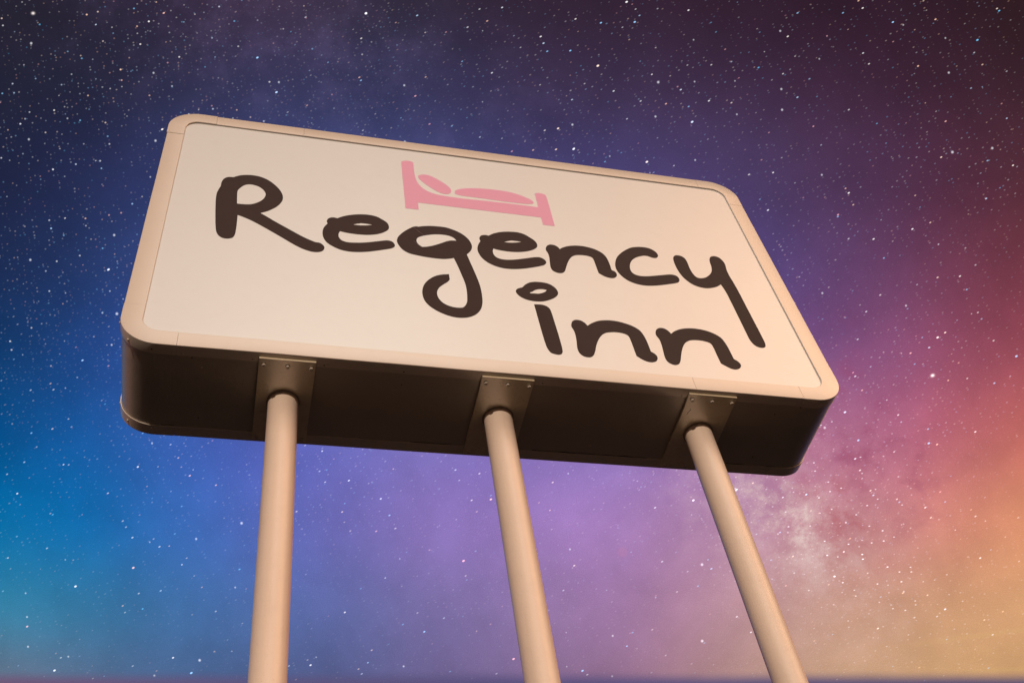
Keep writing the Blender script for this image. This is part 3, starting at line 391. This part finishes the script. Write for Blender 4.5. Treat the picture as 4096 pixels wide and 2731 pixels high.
# poles with their weld beads, and mounting plates with hexagonal bolts
def hex_bolt(name, x, y, z, r, h, mat, parent, rot=0.0, down=True):
    v, f = [], []
    prof = [(r * 1.25, 0), (r * 1.25, h * 0.18), (r, h * 0.18), (r, h * 0.85), (r * 0.82, h)]
    for kk, (rr, d) in enumerate(prof):
        seg = 6
        for i in range(seg):
            a = rot + math.pi / 3 * i
            v.append((x + rr * math.cos(a), y + rr * math.sin(a), z - d if down else z + d))
    for kk in range(len(prof) - 1):
        for i in range(6):
            f.append((kk * 6 + i, kk * 6 + (i + 1) % 6, (kk + 1) * 6 + (i + 1) % 6, (kk + 1) * 6 + i))
    f.append(tuple(range(6))); f.append(tuple(24 + i for i in range(6)))
    return mesh_obj(name, v, f, mat, parent)

for pi, px in enumerate(POLE_X):
    ztop = ZB - PLATE_T
    prof = []
    nseg = 26
    for i in range(nseg + 1):
        z = -0.35 + (ztop + 0.004 + 0.35) * i / nseg
        prof.append((POLE_R + 0.0006 * noise.noise(Vector((px, z * 0.7, 1))), z))
    pole = lathe('pole', px, POLE_Y, prof, M_POLE, sign, seg=64)
    lathe('weld_bead', px, POLE_Y, [(POLE_R - 0.003, ztop - 0.0085), (POLE_R + 0.0025, ztop - 0.0065), (POLE_R + 0.0055, ztop - 0.003), (POLE_R + 0.0065, ztop + 0.002), (POLE_R - 0.004, ztop + 0.003)],
          M_WELD, pole, seg=90, jitter=0.003)
    plate = bevel_box('mounting_plate', px - 0.109, px + 0.109, 0.020, 0.452, ZB - PLATE_T, ZB - 0.0012 if pi < 2 else ZB - 0.0018, 0.0009, M_PLATE, sign)
    for yy in (0.050, 0.436):
        for xx in (-0.089, 0.002, 0.093):
            hex_bolt('bolt', px + xx, yy + random.uniform(-.001, .001), ZB - PLATE_T + 0.0004, 0.0082, 0.010, M_BOLT, plate, rot=random.uniform(-.2, .2))
    lathe('pole_footing', px, POLE_Y, [(0.26, -0.3), (0.26, 0.05), (0.245, 0.065), (0.08, 0.085)], M_CONC, pole, seg=40, jitter=0.004)

# paint crack on the third plate
def crack(pts, w, z, parent, name='paint_crack'):
    v, f = [], []
    for i, (x, y) in enumerate(pts):
        ww = w * (0.25 if i in (0, len(pts) - 1) else 1)
        v += [(x - ww, y, z), (x + ww, y, z), (x + ww, y, z + 0.001), (x - ww, y, z + 0.001)]
    for i in range(len(pts) - 1):
        for j in range(4):
            f.append((i * 4 + j, i * 4 + (j + 1) % 4, (i + 1) * 4 + (j + 1) % 4, (i + 1) * 4 + j))
    f.append((3, 2, 1, 0)); n = len(pts) - 1; f.append(tuple(n * 4 + j for j in range(4)))
    return mesh_obj(name, v, f, M_DARK, parent)
crack([(2.336, 0.098), (2.341, 0.108), (2.338, 0.116), (2.334, 0.120), (2.335, 0.128), (2.331, 0.136)], 0.0011, ZB - PLATE_T - 0.0004, plate)

# small screws and rivets under the cabinet and on its rounded ends
def screw(x, y, r, mat, name='screw', h=0.0025):
    prof = [(r, 0), (r * 0.95, h * 0.6), (r * 0.6, h)]
    v, f = [], []
    for k2, (rr, d) in enumerate(prof):
        for i in range(12):
            a = math.pi / 6 * i
            v.append((x + rr * math.cos(a), y + rr * math.sin(a), ZB + 0.0003 - d - (0.0028 if y < RET else (0.004 if y > D - RET else 0))))
    for k2 in range(2):
        for i in range(12):
            f.append((k2 * 12 + i, k2 * 12 + (i + 1) % 12, (k2 + 1) * 12 + (i + 1) % 12, (k2 + 1) * 12 + i))
    f.append(tuple(range(12))); f.append(tuple(24 + i for i in range(12)))
    return mesh_obj(name, v, f, mat, cab)
for x, y in ((.205, .0345), (.2419, .0409), (.5047, .0381), (1.4068, .0393), (1.6676, .0402), (1.9625, .0389), (2.2822, .0423), (2.5454, .0413), (2.8144, .0404),
             (1.9694, .1075), (1.9632, .3706), (.1361, .4399), (.205, .436), (.2419, .436), (1.6612, .434), (2.8185, .437), (2.843, .430), (.7904, .030), (.3126, .103)):
    screw(x, y, 0.0046, M_BOLT)
for x, y in ((.1283, .030), (.277, .0581), (.3126, .3672), (.7774, .0394), (1.0929, .0388), (1.0941, .1087), (2.3544, .0173), (2.7394, .1057), (2.732, .3688), (2.8494, .0312), (2.843, .0556)):
    screw(x, y, 0.0030, M_DARK, 'drain_hole', 0.0006)
# domed screws on the rounded lower corners
def side_screw(ang, y, cx, cz, name='corner_screw'):
    nx, nz = math.cos(ang), math.sin(ang)
    n = Vector((nx, 0, nz)); t = Vector((-nz, 0, nx)); b = Vector((0, 1, 0))
    c = Vector((cx, y, ZB + cz)) + n * (RC + 0.0020)
    v, f = [], []
    for k2, (rr, d) in enumerate([(0.0055, 0), (0.0055, 0.004), (0.0045, 0.0065), (0.002, 0.0078)]):
        for i in range(12):
            a = math.pi / 6 * i
            v.append(c + t * rr * math.cos(a) + b * rr * math.sin(a) + n * d)
    for k2 in range(3):
        for i in range(12):
            f.append((k2 * 12 + i, k2 * 12 + (i + 1) % 12, (k2 + 1) * 12 + (i + 1) % 12, (k2 + 1) * 12 + i))
    f.append(tuple(range(12))); f.append(tuple(36 + i for i in range(12)))
    return mesh_obj(name, v, f, M_BOLT, cab)
for y in (0.030, 0.447):
    side_screw(math.radians(180 + 44), y, RC, RC)
    side_screw(math.radians(180 + 2), y, RC, RC)
    side_screw(math.radians(-8), y, W - RC, RC)

# ------------------------------------------------------------------ ground
def ground():
    v, f = [], []
    R = [0, 3, 8, 20, 60, 200, 800, 3000]
    seg = 48
    v.append((1.5, 0, 0))
    for r in R[1:]:
        for i in range(seg):
            a = 2 * math.pi * i / seg
            v.append((1.5 + r * math.cos(a), r * math.sin(a), 0))
    for i in range(seg):
        f.append((0, 1 + i, 1 + (i + 1) % seg))
    for k2 in range(len(R) - 2):
        for i in range(seg):
            a = 1 + k2 * seg
            f.append((a + i, a + seg + i, a + seg + (i + 1) % seg, a + (i + 1) % seg))
    o = mesh_obj('ground', v, f, M_CLEAR)
    o['kind'] = 'structure'
ground()

# ------------------------------------------------------------------ camera
cam_d = bpy.data.cameras.new('camera'); cam = bpy.data.objects.new('camera', cam_d); COL.objects.link(cam)
rx = Vector((0.96949804, -0.2111808, -0.12440348)); up = Vector((-0.08888614, -0.77594788, 0.62450312)); fw = Vector((0.22841369, 0.5943968, 0.77105099))
Mx = Matrix((rx, up, -fw)).transposed().to_4x4()
Mx.translation = Vector((0.5060255, -2.7353925, ZB - 3.3385605))
cam.matrix_world = Mx
cam_d.sensor_width = 36; cam_d.lens = 4362.046 / 4096 * 36
cam_d.clip_start = 0.05; cam_d.clip_end = 9000
SC.camera = cam

# ------------------------------------------------------------------ sun, low in front of the sign and a little to its left
SUN_AZ, SUN_EL = math.radians(19), math.radians(7)      # azimuth measured from -Y toward -X
sd = Vector((-math.sin(SUN_AZ) * math.cos(SUN_EL), -math.cos(SUN_AZ) * math.cos(SUN_EL), math.sin(SUN_EL)))
sun_d = bpy.data.lights.new('sun', 'SUN'); sun_d.energy = 1.75; sun_d.angle = math.radians(0.6); sun_d.color = (1.0, 0.85, 0.72)
sun = bpy.data.objects.new('sun', sun_d); COL.objects.link(sun)
sun.rotation_euler = sd.to_track_quat('Z', 'Y').to_euler(); sun.location = sd * 60

# ------------------------------------------------------------------ sky: night sky over a fading afterglow, laid out by direction
CX = Vector((0.96949804, -0.2111808, -0.12440348)); CYv = Vector((0.08888614, 0.77594788, -0.62450312)); CZ = fw
wd = bpy.data.worlds.new('World'); SC.world = wd; wd.use_nodes = True
n = N(wd.node_tree)
out = n.new('ShaderNodeOutputWorld'); bg = n.new('ShaderNodeBackground')
d = n.v('NORMALIZE', n.new('ShaderNodeTexCoord').outputs['Generated'])
dz = n.v('DOT_PRODUCT', d, tuple(CZ))
dzs = n.m('MAXIMUM', dz, 0.15)
F = 4362.046 / 1.7415     # chart unit: one step in the tables below
X = n.m('MULTIPLY_ADD', n.m('DIVIDE', n.v('DOT_PRODUCT', d, tuple(CX)), dzs), F, 1176)
Y = n.m('MULTIPLY_ADD', n.m('DIVIDE', n.v('DOT_PRODUCT', d, tuple(CYv)), dzs), F, 784)
P = n.xyz(X, Y, 0)
XS = [0, 300, 600, 900, 1200, 1500, 1800, 2100, 2352]
GRID = [
 [(40,36,50),(46,38,56),(64,50,72),(50,42,58),(50,36,52),(50,33,48),(49,30,44),(47,28,40),(47,28,33)],
 [(34,35,54),(42,42,66),(54,53,86),(56,54,88),(58,48,76),(62,46,72),(62,41,64),(62,37,54),(58,34,44)],
 [(32,37,66),(45,52,94),(60,69,118),(64,71,120),(68,66,114),(75,65,110),(78,58,94),(80,48,74),(82,44,56)],
 [(30,43,80),(46,62,112),(70,80,146),(80,84,148),(80,78,146),(84,74,136),(86,67,116),(104,60,90),(112,55,68)],
 [(18,56,104),(46,76,146),(74,90,172),(90,92,174),(100,90,168),(100,80,158),(110,78,136),(138,77,112),(147,71,86)],
 [(8,80,142),(44,92,168),(84,98,184),(114,108,182),(128,110,182),(140,112,176),(168,110,148),(176,98,122),(188,100,96)],
 [(0,110,170),(36,108,182),(88,106,186),(128,111,182),(148,116,180),(164,122,172),(182,132,150),(192,123,120),(208,137,102)],
 [(46,130,164),(60,118,165),(80,108,166),(108,106,160),(136,112,158),(158,118,150),(184,142,136),(196,149,118),(202,152,110)],
 [(110,110,130),(85,100,135),(80,94,135),(95,92,135),(118,96,132),(146,110,126),(176,140,118),(190,150,110),(196,153,106)]
]
dY = 200.0
acc = None; wsum = None
Xn = n.m('DIVIDE', n.m('ADD', X, 200), 2752)
for r, row in enumerate(GRID):
    stops = [((x + 200) / 2752, rgb(*c)) for x, c in zip(XS, row)]
    c = n.ramp(Xn, stops, 'CARDINAL')
    t = n.m('DIVIDE', n.m('SUBTRACT', Y, r * dY), dY)
    w = n.m('EXPONENT', n.m('MULTIPLY', n.m('MULTIPLY', t, t), -1.9))
    wc = n.v('SCALE', c, w)
    acc = wc if acc is None else n.v('ADD', acc, wc)
    wsum = w if wsum is None else n.m('ADD', wsum, w)
sky = n.v('SCALE', acc, n.m('DIVIDE', 1.0, n.m('ADD', wsum, 1e-9)))
sky = n.v('MAXIMUM', sky, (0, 0, 0))
sky = n.v('SCALE', sky, n.m('MULTIPLY_ADD', n.m('MULTIPLY', n.step(Y, 650, 1100), n.step(X, 500, 1500)), 0.14, 1.0))

def blob(cx, cy, sx, sy, ang=0.0):
    a = math.radians(ang); ca, sa = math.cos(a), math.sin(a)
    q = n.v('SUBTRACT', P, (cx, cy, 0))
    u = n.m('DIVIDE', n.v('DOT_PRODUCT', q, (ca, sa, 0)), sx)
    v_ = n.m('DIVIDE', n.v('DOT_PRODUCT', q, (-sa, ca, 0)), sy)
    return n.m('EXPONENT', n.m('MULTIPLY', n.m('ADD', n.m('MULTIPLY', u, u), n.m('MULTIPLY', v_, v_)), -1.0))
Pn = n.v('SCALE', P, 0.001)
# soft large unevenness of the nebula light
neb = n.noise(Pn, 5.5, 6, 0.62, dist=0.2)
sky = n.v('SCALE', sky, n.m('MULTIPLY_ADD', n.m('SUBTRACT', neb, 0.5), 0.55, 1.0))
# milky way cloud low on the right, with dust lanes
cloud = n.noise(Pn, 11, 12, 0.74, dist=0.15)
cl = n.step(cloud, 0.38, 0.72)
mw = n.m('ADD', n.m('MULTIPLY', blob(1830, 1205, 120, 55, 38), 1.6), n.m('MULTIPLY', blob(1790, 1190, 330, 150, 50), 0.62))
sky = n.mix(n.m('MULTIPLY', n.m('MULTIPLY', mw, cl), 0.72, clamp=True), sky, rgb(226, 198, 194))
lane = n.m('MULTIPLY', blob(1990, 1010, 220, 130, 55), n.step(n.noise(Pn, 12, 8, 0.68, dist=0.2), 0.45, 0.7))
sky = n.mix(n.m('MULTIPLY', lane, 0.62), sky, rgb(150, 66, 100))
lane2 = n.m('MULTIPLY', blob(1930, 1180, 120, 60, 60), n.step(n.noise(Pn, 16, 8, 0.68, dist=0.2), 0.42, 0.62))
sky = n.mix(n.m('MULTIPLY', lane2, 0.62), sky, rgb(176, 92, 100))
# thin faint cloud of unresolved stars through the upper left
sky = n.v('ADD', sky, n.v('SCALE', rgb(98, 84, 120), n.m('MULTIPLY', n.m('MULTIPLY', blob(640, 90, 620, 190, 18), n.step(n.noise(Pn, 7, 8, 0.66), 0.42, 0.8)), 0.35)))
# low trails of thin cloud in the afterglow
def trail(x0, y0, x1, y1, w, amt, col):
    global sky
    L = math.hypot(x1 - x0, y1 - y0); ux, uy = (x1 - x0) / L, (y1 - y0) / L
    q = n.v('SUBTRACT', P, (x0, y0, 0))
    al = n.m('DIVIDE', n.v('DOT_PRODUCT', q, (ux, uy, 0)), L)
    ac = n.m('DIVIDE', n.v('DOT_PRODUCT', q, (-uy, ux, 0)), w)
    g = n.m('MULTIPLY', n.m('EXPONENT', n.m('MULTIPLY', n.m('MULTIPLY', ac, ac), -1.0)), n.step(al, 0.0, 0.7))
    sky = n.mix(n.m('MULTIPLY', g, amt), sky, col)
trail(1990, 1494, 2360, 1444, 7, 0.24, rgb(222, 178, 122))
trail(2120, 1546, 2370, 1534, 5, 0.18, rgb(214, 176, 116))
# faint moon-like disc
md = n.v('DISTANCE', P, (1430, 1267, 0))
sky = n.mix(n.m('MULTIPLY', n.m('SUBTRACT', 1.0, n.step(md, 9.5, 12.5)), 0.25), sky, rgb(196, 128, 170))
# dark haze bank along the foot of the chart
edge = n.m('ADD', Y, n.m('MULTIPLY', n.m('SUBTRACT', n.noise(Pn, 3, 3, 0.5), 0.5), 10))
bank = n.step(edge, 1536, 1572)
bankc = n.ramp(Xn, [(0.07, rgb(112, 84, 118)), (0.3, rgb(92, 84, 124)), (0.6, rgb(88, 80, 124)), (0.9, rgb(72, 70, 114))])
sky = n.mix(n.m('MULTIPLY', bank, 0.92), sky, bankc)

# stars: cells on the chart, stretched along the drift of the exposure
def stars(cell, ang, stretch, rad, thr, gain, tint, seed, soft=0.5, mask=None, powr=3.0):
    a = math.radians(ang); ca, sa = math.cos(a), math.sin(a)
    u = n.m('DIVIDE', n.v('DOT_PRODUCT', P, (ca, sa, 0)), cell * stretch)
    v_ = n.m('DIVIDE', n.v('DOT_PRODUCT', P, (-sa, ca, 0)), cell)
    vn = n.new('ShaderNodeTexVoronoi', voronoi_dimensions='2D', feature='F1')
    n.put(vn.inputs['Vector'], n.xyz(n.m('ADD', u, seed * 13.7), n.m('ADD', v_, seed * 7.3)))
    vn.inputs['Scale'].default_value = 1.0; vn.inputs['Randomness'].default_value = 1.0
    sep = n.new('ShaderNodeSeparateColor'); n.nt.links.new(vn.outputs['Color'], sep.inputs[0])
    r1, r2, r3 = sep.outputs
    sel = n.m('MAXIMUM', n.m('DIVIDE', n.m('SUBTRACT', r1, thr), 1.0 - thr), 0.0)
    br = n.m('POWER', sel, powr)
    rr = n.m('MULTIPLY', n.m('MULTIPLY_ADD', sel, 0.7, 0.5), rad / cell)
    fall = n.m('SUBTRACT', 1.0, n.m('DIVIDE', vn.outputs['Distance'], rr))
    s_ = n.m('MULTIPLY', n.step(fall, 0.0, soft), br)
    s_ = n.m('MULTIPLY', s_, gain)
    if mask is not None:
        s_ = n.m('MULTIPLY', s_, mask)
    if tint:
        col = n.ramp(r2, [(0.0, rgb(90, 190, 235)), (0.22, rgb(160, 212, 255)), (0.38, rgb(235, 242, 255)), (0.68, rgb(255, 248, 240)), (0.86, rgb(255, 205, 165)), (1.0, rgb(235, 165, 175))])
    else:
        col = (0.9, 0.93, 1.0)
    return n.v('SCALE', col, s_)
left = n.step(X, 1150, 250)
left = n.m('MULTIPLY', left, n.step(Y, 1150, 500))
right = n.m('SUBTRACT', 1.0, left)
low = n.step(Y, 900, 1500)
dens = n.m('MULTIPLY_ADD', n.step(n.noise(Pn, 4, 3, 0.6), 0.35, 0.7), 0.8, 0.45)
dens = n.m('MULTIPLY', dens, n.m('SUBTRACT', 1.0, n.m('MULTIPLY', low, 0.62)))
dens = n.m('ADD', dens, n.m('MULTIPLY', blob(1840, 1180, 360, 200, 45), 0.9))
dens = n.m('MULTIPLY', dens, n.m('SUBTRACT', 1.0, bank))
grain = n.noise(Pn, 430, 2, 0.75)
sky = n.v('SCALE', sky, n.m('MULTIPLY_ADD', n.m('SUBTRACT', grain, 0.5), 0.6, 1.0))
nb = n.m('SUBTRACT', 1.0, bank)
mwm = n.m('MULTIPLY', n.m('ADD', blob(1900, 1130, 400, 200, 50), n.m('MULTIPLY', blob(1960, 1300, 160, 90, 20), 0.8)), nb)
lowc = n.m('SUBTRACT', 1.0, n.m('MULTIPLY', low, 0.45))
layers = [
    stars(8.5, -8, 1.25, 1.9, 0.42, 0.24, True, 1, mask=n.m('MULTIPLY', dens, left), powr=2.4),
    stars(8.5, -28, 1.9, 1.5, 0.30, 0.18, True, 2, mask=n.m('MULTIPLY', dens, right), powr=2.0),
    stars(23, -10, 1.2, 2.05, 0.44, 0.95, True, 3, mask=n.m('MULTIPLY', n.m('ADD', dens, 0.1), left), powr=3.8),
    stars(24, -28, 1.9, 1.6, 0.36, 0.9, True, 4, mask=n.m('MULTIPLY', n.m('ADD', dens, 0.2), right), powr=3.4),
    stars(84, -28, 1.6, 2.2, 0.5, 1.2, True, 5, mask=nb, powr=0.9),
    stars(96, 0, 1.0, 4.0, 0.70, 0.7, False, 6, soft=0.95, mask=nb, powr=0.4),
    stars(14, -8, 1.9, 1.35, 0.35, 0.8, False, 7, mask=mwm, powr=2.2),
    stars(7, -6, 1.8, 2.2, 0.25, 1.1, False, 8, mask=n.m('ADD', blob(1921, 1321, 17, 10, 10), blob(1972, 1240, 11, 5, 0)), powr=0.8),
]
bs = n.m('ADD', blob(2142, 862, 4.0, 3, -20), n.m('MULTIPLY', blob(76, 31, 3.4, 2.8, 0), 0.8))
layers.append(n.v('SCALE', (1.0, 0.9, 0.86), n.m('MULTIPLY', bs, 1.3)))
bg_front = sky
for s_ in layers:
    bg_front = n.v('ADD', bg_front, s_)

# the rest of the sphere: a dim violet vault above, warm horizon, and unseen glows added to tint the sign face
sep = n.new('ShaderNodeSeparateXYZ'); n.put(sep.inputs[0], d)
dx, dy, dzw = sep.outputs
el = n.m('ARCSINE', dzw)
vault = n.ramp(n.m('DIVIDE', n.m('MAXIMUM', el, 0.0), math.pi / 2), [(0.0, rgb(205, 150, 120)), (0.12, rgb(185, 132, 120)), (0.35, rgb(115, 90, 120)), (0.7, rgb(60, 50, 80)), (1.0, rgb(48, 38, 62))])
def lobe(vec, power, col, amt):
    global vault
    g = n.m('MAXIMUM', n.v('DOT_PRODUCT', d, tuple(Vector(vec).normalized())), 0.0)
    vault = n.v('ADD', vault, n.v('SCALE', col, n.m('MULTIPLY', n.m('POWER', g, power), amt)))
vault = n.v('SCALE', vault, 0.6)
lobe((0.62, -0.50, 0.61), 22.0, (1.0, 0.57, 0.33), 4.6)     # added orange glow out of view, reflected in the right of the face
lobe((0.08, -0.72, 0.69), 30.0, (1.0, 0.93, 0.80), 2.75)     # added pale glow out of view, brightens the lower middle of the face
vis = n.step(dz, 0.42, 0.62)
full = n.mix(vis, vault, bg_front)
under = n.step(dzw, -0.02, 0.01)
full = n.mix(under, (0.012, 0.011, 0.012), full)
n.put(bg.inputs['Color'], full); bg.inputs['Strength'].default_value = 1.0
n.nt.links.new(bg.outputs[0], out.inputs[0])
wd.cycles.sampling_method = 'MANUAL'; wd.cycles.sample_map_resolution = 1024

# ------------------------------------------------------------------ render look
SC.view_settings.view_transform = 'Standard'; SC.view_settings.look = 'None'
SC.view_settings.exposure = 0; SC.view_settings.gamma = 1; SC.view_settings.use_curve_mapping = False
SC.render.engine = 'CYCLES'
SC.cycles.max_bounces = 6; SC.cycles.diffuse_bounces = 4
SC.cycles.use_denoising = True
SC.render.film_transparent = False
